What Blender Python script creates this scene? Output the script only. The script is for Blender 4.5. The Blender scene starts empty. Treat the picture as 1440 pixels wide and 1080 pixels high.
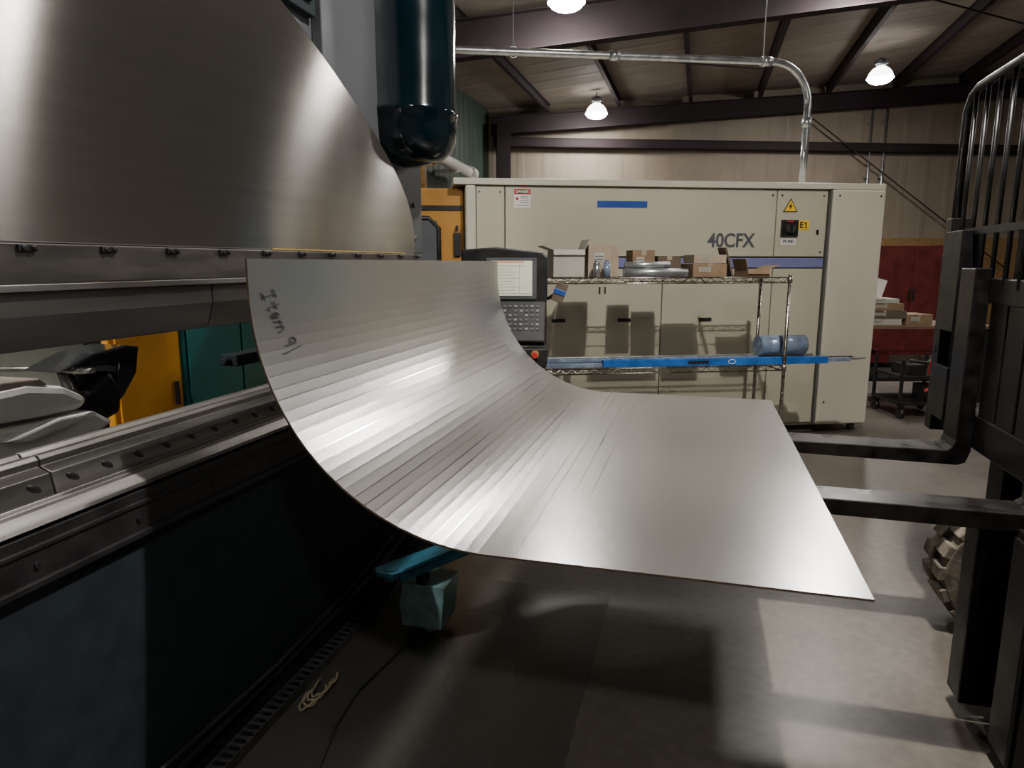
import bpy, bmesh, math, random
from mathutils import Matrix, Vector
random.seed(4)
S = bpy.context.scene
R = math.radians
FB = Matrix.Rotation(R(-15.2), 4, 'Z')                       # press brake / building axis
FF = Matrix.Translation((-0.5, 6.0, 0)) @ Matrix.Rotation(R(7), 4, 'Z')   # laser cabinet axis
FK = Matrix.Translation((-0.52, 16.0, 0)) @ Matrix.Rotation(R(5), 4, 'Z')  # back wall axis
FI = Matrix.Identity(4)

# ---------------------------------------------------------------- materials
def mat(name, col, rough=.5, metal=0.0, var=.10, scale=6, st=(1,1,1), bump=0, rv=.08, emis=0, aniso=0, coat=0, alpha=1, col2=None, detail=6, lo=.3, hi=.7):
    m = bpy.data.materials.new(name); m.use_nodes = True
    nt = m.node_tree; N = nt.nodes; L = nt.links
    b = N['Principled BSDF']
    tc = N.new('ShaderNodeTexCoord'); mp = N.new('ShaderNodeMapping'); mp.inputs['Scale'].default_value = st
    L.new(tc.outputs['Object'], mp.inputs[0])
    nz = N.new('ShaderNodeTexNoise'); nz.inputs['Scale'].default_value = scale; nz.inputs['Detail'].default_value = detail
    L.new(mp.outputs[0], nz.inputs['Vector'])
    mx = N.new('ShaderNodeMix'); mx.data_type = 'RGBA'
    c1 = [c*(1-var*1.6) for c in col]; c2 = [min(1, c*(1+var*1.6)) for c in col]
    if col2: c1 = col2; c2 = col
    cr = N.new('ShaderNodeMapRange'); cr.inputs[1].default_value = lo; cr.inputs[2].default_value = hi
    L.new(nz.outputs[0], cr.inputs[0]); L.new(cr.outputs[0], mx.inputs[0])
    mx.inputs[6].default_value = (*c1, 1); mx.inputs[7].default_value = (*c2, 1)
    L.new(mx.outputs[2], b.inputs['Base Color'])
    r = N.new('ShaderNodeMapRange'); r.inputs[3].default_value = max(.02, rough-rv); r.inputs[4].default_value = min(1, rough+rv)
    L.new(cr.outputs[0], r.inputs[0]); L.new(r.outputs[0], b.inputs['Roughness'])
    b.inputs['Metallic'].default_value = metal
    if coat: b.inputs['Coat Weight'].default_value = coat; b.inputs['Coat Roughness'].default_value = .08
    if aniso:
        b.inputs['Anisotropic'].default_value = aniso
        tg = N.new('ShaderNodeTangent'); tg.direction_type = 'UV_MAP'; L.new(tg.outputs[0], b.inputs['Tangent'])
    if emis:
        b.inputs['Emission Color'].default_value = (*col, 1); b.inputs['Emission Strength'].default_value = emis
    if alpha < 1: b.inputs['Alpha'].default_value = alpha
    if bump:
        bp = N.new('ShaderNodeBump'); bp.inputs['Strength'].default_value = bump; bp.inputs['Distance'].default_value = .01
        L.new(nz.outputs[0], bp.inputs['Height']); L.new(bp.outputs[0], b.inputs['Normal'])
    return m

def ribbed(name, col, rough, axis='X', scale=3.0, dist=.05, var=.08, st=.8):
    m = mat(name, col, rough, 0, var, 1.2)
    nt = m.node_tree; N = nt.nodes; L = nt.links
    tc = N.new('ShaderNodeTexCoord'); w = N.new('ShaderNodeTexWave'); w.bands_direction = axis
    w.inputs['Scale'].default_value = scale; w.inputs['Distortion'].default_value = 0
    L.new(tc.outputs['Object'], w.inputs['Vector'])
    cr = N.new('ShaderNodeMapRange'); cr.inputs[1].default_value = .75; cr.inputs[2].default_value = .95
    L.new(w.outputs['Fac'], cr.inputs[0])
    bp = N.new('ShaderNodeBump'); bp.inputs['Distance'].default_value = dist; bp.inputs['Strength'].default_value = st
    L.new(cr.outputs[0], bp.inputs['Height']); L.new(bp.outputs[0], N['Principled BSDF'].inputs['Normal'])
    return m

SHEET = mat('sheet_steel', (.70,.695,.685), .25, .96, .045, 1.6, (1,.7,1), 0, .02, detail=2, lo=.1, hi=.9)
MARK = mat('bend_mark', (.80,.795,.785), .16, 1, .05, 30, (1,.1,1), 0, .04)
EDGE = mat('cut_edge', (.16,.12,.08), .6, .6, .2, 40)
RAM = mat('ram_steel', (.41,.395,.375), .165, .95, .03, 60, (1,.010,1), 0, .006, aniso=1.0)
STEEL = mat('bright_steel', (.28,.27,.26), .42, 1, .2, 20, (1,.08,1))
DIEST = mat('die_steel', (.24,.23,.22), .38, .95, .2, 20, (1,.08,1))
DSTEEL = mat('dark_steel', (.15,.14,.135), .42, .9, .18, 14, (1,.2,1))
PUNCH = mat('punch_steel', (.20,.19,.185), .36, .95, .14, 10, (1,.1,1))
BLACK = mat('black_paint', (.012,.012,.013), .45, 0, .25, 12)
FORKB = mat('forklift_black', (.008,.0078,.0078), .38, .1, .35, 9)
FORKS = mat('fork_worn_steel', (.028,.025,.024), .34, .6, .4, 14)
NAVY = mat('navy_paint', (.0045,.011,.016), .75, 0, .12, 12)
TEALD = mat('dark_teal_paint', (.001,.006,.009), .12, 0, .12, 4, rv=.03, coat=.15)
GREYP = mat('grey_paint', (.085,.09,.10), .5, .2, .06, 5)
TEAL = mat('teal_paint', (.008,.21,.22), .45, 0, .1, 4)
PALETEAL = mat('pale_teal_paint', (.20,.36,.37), .45, 0, .2, 12)
BLUEARM = mat('blue_paint', (.04,.20,.29), .4, 0, .2, 9)
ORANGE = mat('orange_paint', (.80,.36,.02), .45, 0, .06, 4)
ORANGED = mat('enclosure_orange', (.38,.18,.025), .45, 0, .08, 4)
CREAM = mat('cream_paint', (.46,.435,.335), .38, 0, .03, 2)
CREAM2 = mat('cream_paint_frame', (.53,.51,.42), .38, 0, .03, 2)
SEAM = mat('seam_dark', (.10,.10,.09), .7)
LAV = mat('lavender_band', (.17,.18,.36), .45, 0, .05, 4)
CARD = mat('cardboard', (.22,.15,.09), .85, 0, .12, 10)
CARD2 = mat('cardboard_light', (.34,.27,.20), .85, 0, .1, 10)
CARDD = mat('cardboard_dark', (.11,.08,.055), .85, 0, .15, 10)
CABLE = mat('cable_tan', (.30,.26,.17), .7, 0, .1, 10)
CHAIN = mat('cable_chain_grey', (.05,.05,.052), .5, 0, .2, 10)
WHITEB = mat('white_carton', (.40,.39,.34), .7, 0, .08, 6)
WHITEP = mat('white_plastic', (.75,.74,.70), .4, 0, .04, 6)
SEATG = mat('silver_grey_fairing', (.72,.72,.70), .35, 0, .08, 6)
SEATD = mat('brownish_seat', (.26,.22,.19), .45, 0, .2, 9)
CHROME = mat('chrome_wire', (.36,.33,.29), .28, 1, .1, 20)
GALV = mat('galvanized', (.52,.54,.56), .35, .9, .12, 14)
BLUEF = mat('blue_film', (.02,.12,.42), .28, 0, .2, 8)
BLUEL = mat('pale_blue_film', (.20,.26,.36), .25, .2, .2, 10)
RED = mat('red_paint', (.095,.010,.010), .5, 0, .2, 5)
DRED = mat('oxide_primer', (.026,.016,.020), .8, 0, .25, 3)
PLY = mat('osb', (.42,.26,.11), .8, 0, .35, 26, col2=(.24,.13,.05))
SCREEN = mat('lcd', (.60,.60,.46), .3, 0, .04, 3, emis=.42)
SCRTXT = mat('lcd_lines', (.30,.31,.27), .3, 0, .02, 3, emis=.3)
SCRRED = mat('lcd_red', (.60,.16,.08), .3, 0, .02, 3, emis=.4)
KEY = mat('key_grey', (.08,.085,.095), .5)
KEYL = mat('key_light', (.20,.21,.22), .5)
YEL = mat('sign_yellow', (.85,.55,.02), .5, 0, .03)
DYEL = mat('dull_yellow', (.35,.24,.04), .5, 0, .03)
REDS = mat('sign_red', (.50,.03,.03), .5, 0, .03)
BLUES = mat('sign_blue', (.01,.06,.30), .45, 0, .05)
INK = mat('ink', (.008,.008,.015), .7, 0, .02)
GREYTXT = mat('lettering_grey', (.07,.08,.09), .5, 0, .02)
RUBBER = mat('rubber', (.19,.165,.125), .9, 0, .35, 18, bump=.4)
GLASS = mat('glass_dark', (.02,.022,.025), .08, 0, .1, 3)
LAMPM = mat('lamp_glow', (1,.96,.9), .5, 0, .01, 3, emis=160)
REFL = mat('lamp_reflector_glare', (.9,.87,.82), .25, .3, .02, 4, emis=10)  # emission imitates lens glare spreading over the reflector
WOOD = mat('wood', (.16,.10,.06), .7, 0, .2, 4, (1,8,8))
CEIL = ribbed('roof_insulation', (.31,.27,.23), .75, 'Y', .55, .015, .12, .6)
WALLB = ribbed('beige_panel_wall', (.30,.25,.195), .6, 'X', .55, .02, .08, .35)
WALLG = ribbed('green_corrugated', (.035,.065,.048), .55, 'Y', 1.1, .05, .10)
PLATE = mat('floor_plate', (.092,.089,.080), .27, .3, .08, 1.2, rv=.04, detail=2, lo=.1, hi=.9)

def floor_mat():
    m = bpy.data.materials.new('concrete'); m.use_nodes = True
    nt = m.node_tree; N = nt.nodes; L = nt.links; b = N['Principled BSDF']
    tc = N.new('ShaderNodeTexCoord')
    n1 = N.new('ShaderNodeTexNoise'); n1.inputs['Scale'].default_value = 1.3; n1.inputs['Detail'].default_value = 8; n1.inputs['Roughness'].default_value = .6
    n2 = N.new('ShaderNodeTexNoise'); n2.inputs['Scale'].default_value = 22; n2.inputs['Detail'].default_value = 8
    L.new(tc.outputs['Object'], n1.inputs['Vector']); L.new(tc.outputs['Object'], n2.inputs['Vector'])
    r = N.new('ShaderNodeValToRGB'); r.color_ramp.elements[0].position = .3; r.color_ramp.elements[1].position = .72
    r.color_ramp.elements[0].color = (.088,.076,.063,1); r.color_ramp.elements[1].color = (.155,.140,.120,1)
    L.new(n1.outputs[0], r.inputs[0])
    mx = N.new('ShaderNodeMix'); mx.data_type = 'RGBA'; mx.blend_type = 'OVERLAY'; mx.inputs[0].default_value = .4
    L.new(r.outputs[0], mx.inputs[6]); L.new(n2.outputs[0], mx.inputs[7]); L.new(mx.outputs[2], b.inputs['Base Color'])
    rr = N.new('ShaderNodeMapRange'); rr.inputs[3].default_value = .26; rr.inputs[4].default_value = .42
    L.new(n1.outputs[0], rr.inputs[0]); L.new(rr.outputs[0], b.inputs['Roughness'])
    bp = N.new('ShaderNodeBump'); bp.inputs['Strength'].default_value = .15; bp.inputs['Distance'].default_value = .003
    L.new(n2.outputs[0], bp.inputs['Height']); L.new(bp.outputs[0], b.inputs['Normal'])
    return m
CONC = floor_mat()

# ---------------------------------------------------------------- mesh helpers
def B(): return bmesh.new()
def box(bm, x0,x1,y0,y1,z0,z1, mi=0, rot=None, piv=None):
    r = bmesh.ops.create_cube(bm, size=1)
    vs = r['verts']
    c = Vector(((x0+x1)/2,(y0+y1)/2,(z0+z1)/2))
    for v in vs:
        v.co = Vector((v.co.x*(x1-x0), v.co.y*(y1-y0), v.co.z*(z1-z0)))
        if rot and piv is None: v.co = rot @ v.co
        v.co += c
        if rot and piv is not None: v.co = rot @ (v.co-Vector(piv)) + Vector(piv)
    for f in {f for v in vs for f in v.link_faces}: f.material_index = mi
    return vs
def cyl(bm, p0, p1, r0, r1=None, seg=20, mi=0, caps=True):
    if r1 is None: r1 = r0
    p0 = Vector(p0); p1 = Vector(p1); d = p1-p0
    q = d.to_track_quat('Z','Y').to_matrix().to_4x4()
    M = Matrix.Translation((p0+p1)/2) @ q
    r = bmesh.ops.create_cone(bm, cap_ends=caps, segments=seg, radius1=r0, radius2=r1, depth=d.length, matrix=M)
    fs = {f for v in r['verts'] for f in v.link_faces}
    for f in fs:
        f.material_index = mi
        if len(f.verts) == 4: f.smooth = True
def sph(bm, c, s, mi=0, seg=20, rot=None):
    M = Matrix.Translation(c) @ (rot.to_4x4() if rot else Matrix.Identity(4)) @ Matrix.Diagonal((*s,1))
    r = bmesh.ops.create_uvsphere(bm, u_segments=seg, v_segments=seg//2+2, radius=1, matrix=M)
    for f in {f for v in r['verts'] for f in v.link_faces}: f.material_index = mi; f.smooth = True
def prism(bm, poly, axis, a0, a1, mi=0, smooth=False):
    def P(p,a):
        return {'x':(a,p[0],p[1]), 'y':(p[0],a,p[1]), 'z':(p[0],p[1],a)}[axis]
    v0 = [bm.verts.new(P(p,a0)) for p in poly]; v1 = [bm.verts.new(P(p,a1)) for p in poly]
    f = [bm.faces.new(v0), bm.faces.new(v1)]
    n = len(poly)
    for i in range(n):
        g = bm.faces.new((v0[i], v0[(i+1)%n], v1[(i+1)%n], v1[i])); g.smooth = smooth; f.append(g)
    for g in f: g.material_index = mi
    return f
def tube(bm, pts, r, seg=10, mi=0, closed=False):
    pts = [Vector(p) for p in pts]; rings = []
    n = len(pts); up = None
    for i,p in enumerate(pts):
        if closed: d = pts[(i+1)%n]-pts[i-1]
        else: d = pts[min(i+1,n-1)]-pts[max(i-1,0)]
        d.normalize()
        if up is None:
            up = Vector((0,0,1)) if abs(d.z) < .9 else Vector((1,0,0))
        a = d.cross(up); a.normalize(); b = a.cross(d); b.normalize(); up = b
        rings.append([bm.verts.new(p + r*(math.cos(2*math.pi*k/seg)*a + math.sin(2*math.pi*k/seg)*b)) for k in range(seg)])
    for i in range(n if closed else n-1):
        A = rings[i]; C = rings[(i+1)%n]
        for k in range(seg):
            f = bm.faces.new((A[k], A[(k+1)%seg], C[(k+1)%seg], C[k])); f.smooth = True; f.material_index = mi
    if not closed:
        for rr in (rings[0], rings[-1]): bm.faces.new(rr).material_index = mi

BASE = {}
def build(name, bm, mats, F=FI, parent=None, bevel=0, uv=None, **pr):
    if not isinstance(mats,(list,tuple)): mats = [mats]
    bmesh.ops.recalc_face_normals(bm, faces=bm.faces[:])
    xs = [v.co.x for v in bm.verts]; ys = [v.co.y for v in bm.verts]; zs = [v.co.z for v in bm.verts]
    c = Vector(((min(xs)+max(xs))/2,(min(ys)+max(ys))/2,min(zs)))
    if uv:
        ul = bm.loops.layers.uv.new('UVMap')
        for f in bm.faces:
            for l in f.loops: l[ul].uv = uv(l.vert.co)
    bmesh.ops.translate(bm, vec=-c, verts=bm.verts[:])
    me = bpy.data.meshes.new(name); bm.to_mesh(me); bm.free()
    for m in mats: me.materials.append(m)
    o = bpy.data.objects.new(name, me); S.collection.objects.link(o)
    BASE[o.name] = c
    if parent:
        o.parent = parent; o.location = c - BASE[parent.name]
    else: o.matrix_world = F @ Matrix.Translation(c)
    if bevel:
        md = o.modifiers.new('bevel','BEVEL'); md.width = bevel; md.segments = 2; md.limit_method = 'ANGLE'; md.angle_limit = R(40)
    for k,v in pr.items(): o[k] = v
    return o
def root(name, base, F, label, category, **pr):
    o = bpy.data.objects.new(name, None); o.empty_display_size = .1; S.collection.objects.link(o)
    o.matrix_world = F @ Matrix.Translation(base); BASE[o.name] = Vector(base)
    o['label'] = label; o['category'] = category
    for k,v in pr.items(): o[k] = v
    return o
def dup(o, M=None, parent=None):
    n = o.copy(); S.collection.objects.link(n)
    if parent: n.parent = parent
    elif M is not None: n.matrix_world = M
    for ch in [c for c in bpy.data.objects if c.parent == o]: dup(ch, None, n)
    return n
def text_bm(bm, s, size, pos, plane='xz', mi=0, bold=0.0, align='CENTER', sx=1):
    cu = bpy.data.curves.new('t','FONT'); cu.body = s; cu.size = size; cu.offset = bold; cu.align_x = align; cu.align_y = 'CENTER'; cu.extrude = .0008
    ob = bpy.data.objects.new('t', cu); S.collection.objects.link(ob)
    dg = bpy.context.evaluated_depsgraph_get(); me = bpy.data.meshes.new_from_object(ob.evaluated_get(dg))
    nv = len(bm.verts); nf = len(bm.faces); bm.from_mesh(me); bm.verts.ensure_lookup_table(); bm.faces.ensure_lookup_table()
    for v in bm.verts[nv:]:
        x,y,z = v.co; v.co = Vector((pos[0]+x*sx, pos[1]-z, pos[2]+y))
    for f in bm.faces[nf:]: f.material_index = mi
    bpy.data.objects.remove(ob); bpy.data.curves.remove(cu); bpy.data.meshes.remove(me)

# ---------------------------------------------------------------- room
def zr(bx): return 4.95 + .09*(bx+4.7)
bm = B(); box(bm, -4.8,12.3,-6.1,21.8,-.1,0); build('floor', bm, CONC, FB, kind='structure')
bm = B()
vs = [bm.verts.new(p) for p in [(-4.8,-6.1,zr(-4.8)),(12.3,-6.1,zr(12.3)),(12.3,21.8,zr(12.3)),(-4.8,21.8,zr(-4.8)),
      (-4.8,-6.1,zr(-4.8)+.1),(12.3,-6.1,zr(12.3)+.1),(12.3,21.8,zr(12.3)+.1),(-4.8,21.8,zr(-4.8)+.1)]]
for q in [(0,1,2,3),(4,5,6,7),(0,1,5,4),(1,2,6,5),(2,3,7,6),(3,0,4,7)]: bm.faces.new([vs[i] for i in q])
build('ceiling', bm, CEIL, FB, kind='structure')
bm = B(); prism(bm, [(-.3,0),(18.3,0),(18.3,4.95+.0845*18.3),(-.3,4.95)], 'y', 0,.1); build('wall_back', bm, WALLB, FK, kind='structure')
bm = B(); box(bm, -4.8,-4.7,-6.1,15.4,0,4.95); build('wall_left', bm, WALLG, FB, kind='structure')
bm = B(); box(bm, 12.2,12.3,-6.1,21.7,0,zr(12.2)); build('wall_right', bm, WALLB, FB, kind='structure')
bm = B(); prism(bm, [(-4.8,0),(12.3,0),(12.3,zr(12.3)),(-4.8,zr(-4.8))], 'y', -6.1,-6.0); build('wall_front', bm, WALLB, FB, kind='structure')
bm = B(); box(bm, 4.5,18.0,-.03,0,0,2.2); build('trim_1', bm, PLY, FK, kind='structure')

for bx in [-3.4,-1.9,-.4,1.1,2.6,4.1,5.6,7.1,8.6,10.1]:
    y1 = 15.3 + (bx+4.7)*.368 - .15
    bm = B(); z = zr(bx)-.01
    box(bm, bx-.04,bx+.04,-5.9,y1,z-.02,z); box(bm, bx-.006,bx+.006,-5.9,y1,z-.2,z); box(bm, bx-.006,bx+.07,-5.9,y1,z-.2,z-.185)
    build('roof_purlin' , bm, DRED, FB, label='dark steel purlin running along under the insulated roof', category='roof beam', group='roof purlins')
def rafter(x0,x1,y0,y1,h,lab,off=.22):
    bm = B()
    d = Vector((x1-x0,y1-y0,0)).normalized(); n = Vector((-d.y,d.x,0))
    def slab(w, za, zb):
        vs=[]
        for (x,y) in ((x0,y0),(x1,y1)):
            for s in (-w/2,w/2):
                for zz in (za,zb):
                    vs.append(bm.verts.new((x+n.x*s, y+n.y*s, zr(x)-off-zz)))
        for q in [(0,1,3,2),(4,5,7,6),(0,1,5,4),(2,3,7,6),(0,2,6,4),(1,3,7,5)]: bm.faces.new([vs[i] for i in q])
    slab(.2, 0,.02); slab(.02,.02,h-.02); slab(.2,h-.02,h)
    build('roof_rafter', bm, DRED, FB, label=lab, category='roof beam')
rafter(-4.6,12.1,9.3,9.3+16.7*.15,.5,'deep dark red primer rafter spanning the shop roof')
rafter(-4.55,12.0,15.3-.25,15.3+16.4*.368-.25,.38,'dark rafter along the beige end wall')
rafter(-4.6,12.1,2.0,2.6,.5,'deep dark red primer rafter over the press brake')
bm = B(); box(bm, .1,17.6,-.2,-.02,4.15,4.17); box(bm,.1,17.6,-.2,-.18,4.15,4.35); box(bm,.1,17.6,-.2,-.02,4.33,4.35)
build('wall_girt', bm, DRED, FK, label='dark horizontal steel girt across the beige wall', category='wall beam')
bm = B(); box(bm,.15,.45,-.5,-.48,0,4.6); box(bm,.15,.45,-.25,-.23,0,4.6); box(bm,.29,.31,-.48,-.25,0,4.6)
build('steel_column', bm, DRED, FK, label='dark red steel column in the shop corner', category='column')
for (a,b) in [(((-4,9.9)),((1.0,14.5))),(((2,10.8)),((8.5,18)))]:
    bm = B(); cyl(bm,(a[0],a[1],zr(a[0])-.26),(b[0],b[1],zr(b[0])-.26),.014,seg=8)
    build('brace_rod', bm, DRED, FB, label='thin steel cross-brace rod under the roof', category='brace', group='roof brace rods')
for (x0,z0,x1,z1) in [(7.3,4.9,12.5,1.5)]:
    bm = B(); cyl(bm,(x0,-.26,z0),(x1,-.26,z1),.016,seg=8)
    build('brace_rod', bm, DRED, FK, label='thin diagonal brace rod across the beige wall', category='brace')
for x in (8.9,9.25):
    bm = B(); cyl(bm,(x,-.12,1.2),(x,-.12,5.3),.028,seg=10)
    for z in (2.4,3.6,4.8): box(bm,x-.05,x+.05,-.12,-.03,z-.02,z+.02)
    build('wall_conduit', bm, GALV, FK, label='galvanized conduit running up the beige wall', category='conduit', group='conduits on the end wall')

bm = B(); cyl(bm,(-4.3,9.5,3.42),(-4.3,12.9,3.28),.10,seg=20); cyl(bm,(-4.3,12.7,3.29),(-4.3,12.95,3.28),.125,seg=20); cyl(bm,(-4.3,12.8,3.28),(-4.3,12.8,2.0),.10)
for y in (10.2,12.0): box(bm,-4.69,-4.25,y-.02,y+.02,3.2,3.26)
build('plastic_pipe', bm, WHITEP, FB, label='thick white plastic pipe along the green wall', category='pipe')

pts = [(3.62,.85,2.315),(3.62,.85,3.17)]
for i in range(0,10):
    a = R(10*i); pts.append((3.62-.4+.4*math.cos(a), .85, 3.17+.4*math.sin(a)))
pts += [(1.8,.85,3.57),(.1,.85,3.57),(-.18,.85,3.57)]
rc = root('electrical_conduit', (1.8,.85,2.315), FF, 'shiny galvanized conduit bending down to the laser cabinet', 'conduit')
bm = B(); tube(bm, pts, .036, 14); build('pipe', bm, GALV, parent=rc)
for p,q in [((3.62,.85,2.95),(3.62,.85,3.05)),((1.55,.85,3.57),(1.65,.85,3.57)),((3.1,.85,3.57),(3.2,.85,3.57))]:
    bm = B(); cyl(bm,p,q,.048); build('coupling', bm, GALV, parent=rc)
for x in (.62,3.12):
    bm = B(); cyl(bm,(x,.85,3.6),(x,.85,5.15),.007,seg=6); tube(bm,[(x+.05*math.cos(a),.85,3.57+.05*math.sin(a)) for a in [i*math.pi/6 for i in range(12)]],.006,6,closed=True)
    build('hanger_rod', bm, GALV, parent=rc)
bm = B(); cyl(bm,(-.25,.85,2.25),(-.25,.85,5.0),.03,seg=12); box(bm,-.29,-.21,.80,.90,3.5,3.64)
build('vertical_conduit', bm, GALV, FF, label='galvanized conduit rising to the roof', category='conduit')

# ---------------------------------------------------------------- high bay lamps
LAMPS = [(1.77,15.1,4.68),(6.85,13.5,4.98),(.67,9.1,4.76),(4.34,8.93,5.0),(0.6,-2.2,4.97),(7.88,6.1,5.35)]  # last two are unseen lamps, added for fill light and a ram streak
def mklamp():
    r = root('high_bay_lamp', (0,0,0), FI, 'round high bay lamp with glowing lens hanging from roof', 'lamp', group='high bay lamps')
    bm = B()
    prof = [(.09,.20),(.14,.17),(.19,.11),(.22,.04),(.235,.0),(.24,.0)]
    for (a,b) in zip(prof[:-1],prof[1:]):
        if a[1] != b[1]: cyl(bm,(0,0,b[1]),(0,0,a[1]),b[0],a[0],28,caps=False)
    build('reflector', bm, REFL, parent=r)
    bm = B(); cyl(bm,(0,0,.20),(0,0,.34),.085,.075,20); box(bm,-.1,.1,-.07,.07,.25,.32); build('ballast_housing', bm, GREYP, parent=r)
    bm = B(); cyl(bm,(0,0,.34),(0,0,.43),.01,seg=8); tube(bm,[(.03*math.cos(a),0,.37+.03*math.sin(a)) for a in [i*math.pi/5 for i in range(10)]],.006,6,closed=True); build('hook', bm, GALV, parent=r)
    bm = B(); sph(bm,(0,0,.0),(.215,.215,.10)); build('lens', bm, LAMPM, parent=r)
    ld = bpy.data.lights.new('bulb','AREA'); ld.shape = 'DISK'; ld.size = .3; ld.energy = 42; ld.color = (1,.94,.87)
    lo = bpy.data.objects.new('bulb', ld); S.collection.objects.link(lo); lo.parent = r; lo.location = (0,0,-.12)
    return r
l0 = mklamp()
for i,p in enumerate(LAMPS):
    if i == 0: l0.matrix_world = Matrix.Translation(p)
    else: dup(l0, Matrix.Translation(p))
near = dup(l0, Matrix.Translation((1.45,2.2,4.95)))
for c in near.children:
    if c.type == 'LIGHT': c.data = c.data.copy(); c.data.size = .08; c.data.energy = 225
rear_fill = dup(l0, Matrix.Translation((-2.9,1.4,4.25)))  # unseen lamp added to brighten the motorcycle and wall behind the brake
for c in rear_fill.children:
    if c.type == 'LIGHT': c.data = c.data.copy(); c.data.energy = 120

# ---------------------------------------------------------------- bent steel sheet
Y0,Y1 = 1.64,4.07
XR,XC,ZS,RR = .425,-.507,.832,.69
T = .006
NF = 31
def arcp(s, r):
    a = s/RR
    return (XC-r*math.sin(a), ZS+RR-r*math.cos(a))
AL = RR*math.pi/2
stations = [0.0]; marks = set()
for i in range(1,NF):
    s = AL*i/NF + random.uniform(-.002,.002)
    if i < 25:
        w = random.uniform(.0006,.0022)
        stations += [s-w, s+w]; marks.add(len(stations)-2)
    else: stations.append(s)
stations.append(AL)
prof = [(XR,ZS)]; outer = [(XR,ZS-T)]
for q in (.19,.13,.065,.03):
    prof += [(XC+q,ZS),(XC+q-.003,ZS)]; outer += [(XC+q,ZS-T),(XC+q-.003,ZS-T)]
mk = {1,3,5,7}
off = len(prof)
for j,s in enumerate(stations):
    prof.append(arcp(s,RR)); outer.append(arcp(s,RR+T))
for m_ in marks: mk.add(off+m_)
prof.append((XC-RR, 1.612)); outer.append((XC-RR-T,1.612))
bm = B()
n = len(prof)
g = {}
for k,(pl) in enumerate((prof,outer)):
    for j,y in enumerate((Y0,Y1)):
        for i,p in enumerate(pl): g[k,j,i] = bm.verts.new((p[0],y,p[1]))
for i in range(n-1):
    f = bm.faces.new((g[0,0,i],g[0,0,i+1],g[0,1,i+1],g[0,1,i])); f.material_index = 2 if i in mk else 0
    bm.faces.new((g[1,0,i],g[1,0,i+1],g[1,1,i+1],g[1,1,i]))
    for j in (0,1): bm.faces.new((g[0,j,i],g[0,j,i+1],g[1,j,i+1],g[1,j,i])).material_index = 1
for i in (0,n-1): bm.faces.new((g[0,0,i],g[0,1,i],g[1,1,i],g[1,0,i])).material_index = 1
sheet = build('steel_sheet', bm, [SHEET,EDGE,MARK], FB, label='large stainless steel sheet bent into a curve, resting on forks', category='metal sheet')
def surf(s,t,off=.0036):
    t *= 1.3
    s,t = s*.92-t*.12, t+.42*s
    z = 1.515-s; y = Y0+.055+t
    if z >= ZS+RR: return (XC-RR+off, y, z)
    a = math.acos((ZS+RR-z)/RR)
    return (XC-(RR-off)*math.sin(a), y, ZS+RR-(RR-off)*math.cos(a))
strokes = [
 [(.010,.0),(.010,.042)],[(-.004,.040),(.022,.044)],[(-.004,.0),(.022,-.002)],
 [(.043,.046),(.044,.006),(.049,.0),(.056,.004)],[(.031,.026),(.056,.030)],
 [(.064,.014),(.082,.015),(.081,.024),(.073,.028),(.065,.022),(.064,.010),(.070,.001),(.083,.004)],
 [(.092,.028),(.092,.0)],[(.092,.018),(.099,.027),(.106,.024),(.108,.0)],[(.108,.018),(.115,.027),(.122,.022),(.126,.0)],
 [(.172,.030),(.172,.040),(.163,.046),(.154,.040),(.153,.030),(.160,.023),(.170,.025),(.172,.034)],[(.172,.036),(.170,-.002)],
 [(.190,-.022),(.187,.054)]]
bm = B()
for st in strokes:
    pts=[]
    for a,b in zip(st[:-1],st[1:]):
        for q in range(4): pts.append(surf(a[0]+(b[0]-a[0])*q/4, a[1]+(b[1]-a[1])*q/4))
    pts.append(surf(*st[-1])); tube(bm, pts, .0019, 6)
build('handwriting', bm, INK, parent=sheet, label='handwritten black marker "Item 9"')

# ---------------------------------------------------------------- press brake
pb = root('press_brake', (-2.0,1.0,0), FB, 'large press brake with brushed steel ram and dark blue bed', 'press brake')
YA = -3.0
top = [(3.75,1.65),(3.745,1.75),(3.72,1.85),(3.66,1.945),(3.56,2.045),(3.41,2.155),(3.24,2.26),(3.06,2.355),(2.88,2.44),(2.70,2.52),(2.50,2.60),(2.25,2.69),(1.9,2.79),(1.3,2.91),(.6,2.98),(-.2,3.0),(YA,2.95),(YA,1.65)]
bm = B(); prism(bm, top, 'x', -1.72,-1.6)
build('ram', bm, RAM, parent=pb, bevel=.004, uv=lambda c:(c.z*.2, c.y*.2))
bm = B(); prism(bm, [(3.35,.2),(4.1,.2),(4.1,2.35),(3.7,2.75),(3.7,4.2),(2.6,4.2),(2.6,2.2),(3.35,2.0)], 'x', -2.15,-1.78); build('side_frame', bm, GREYP, parent=pb, bevel=.01)
bm = B()
prism(bm, [(3.2,1.66),(4.16,1.66),(4.16,2.32),(3.95,2.55),(3.7,2.75),(3.7,3.9),(3.02,3.9),(3.02,2.2),(3.2,2.0)], 'x', -1.778,-1.725); build('frame_plate', bm, GREYP, parent=pb, bevel=.005)
for y,z in ((4.02,1.95),(4.02,2.22),(3.94,2.36),(4.02,1.75)):
    bm = B(); cyl(bm,(-1.725,y,z),(-1.709,y,z),.014,seg=6); build('bolt', bm, DSTEEL, parent=pb)
bm = B(); box(bm,-2.3,-1.74,2.0,3.0,2.70,4.4); box(bm,-1.74,-1.72,2.05,2.95,2.75,4.3)
for i in range(5): box(bm,-1.72,-1.71,2.2+i*.14,2.3+i*.14,2.80,3.4)
build('manifold_block', bm, NAVY, parent=pb, bevel=.02)
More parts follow.
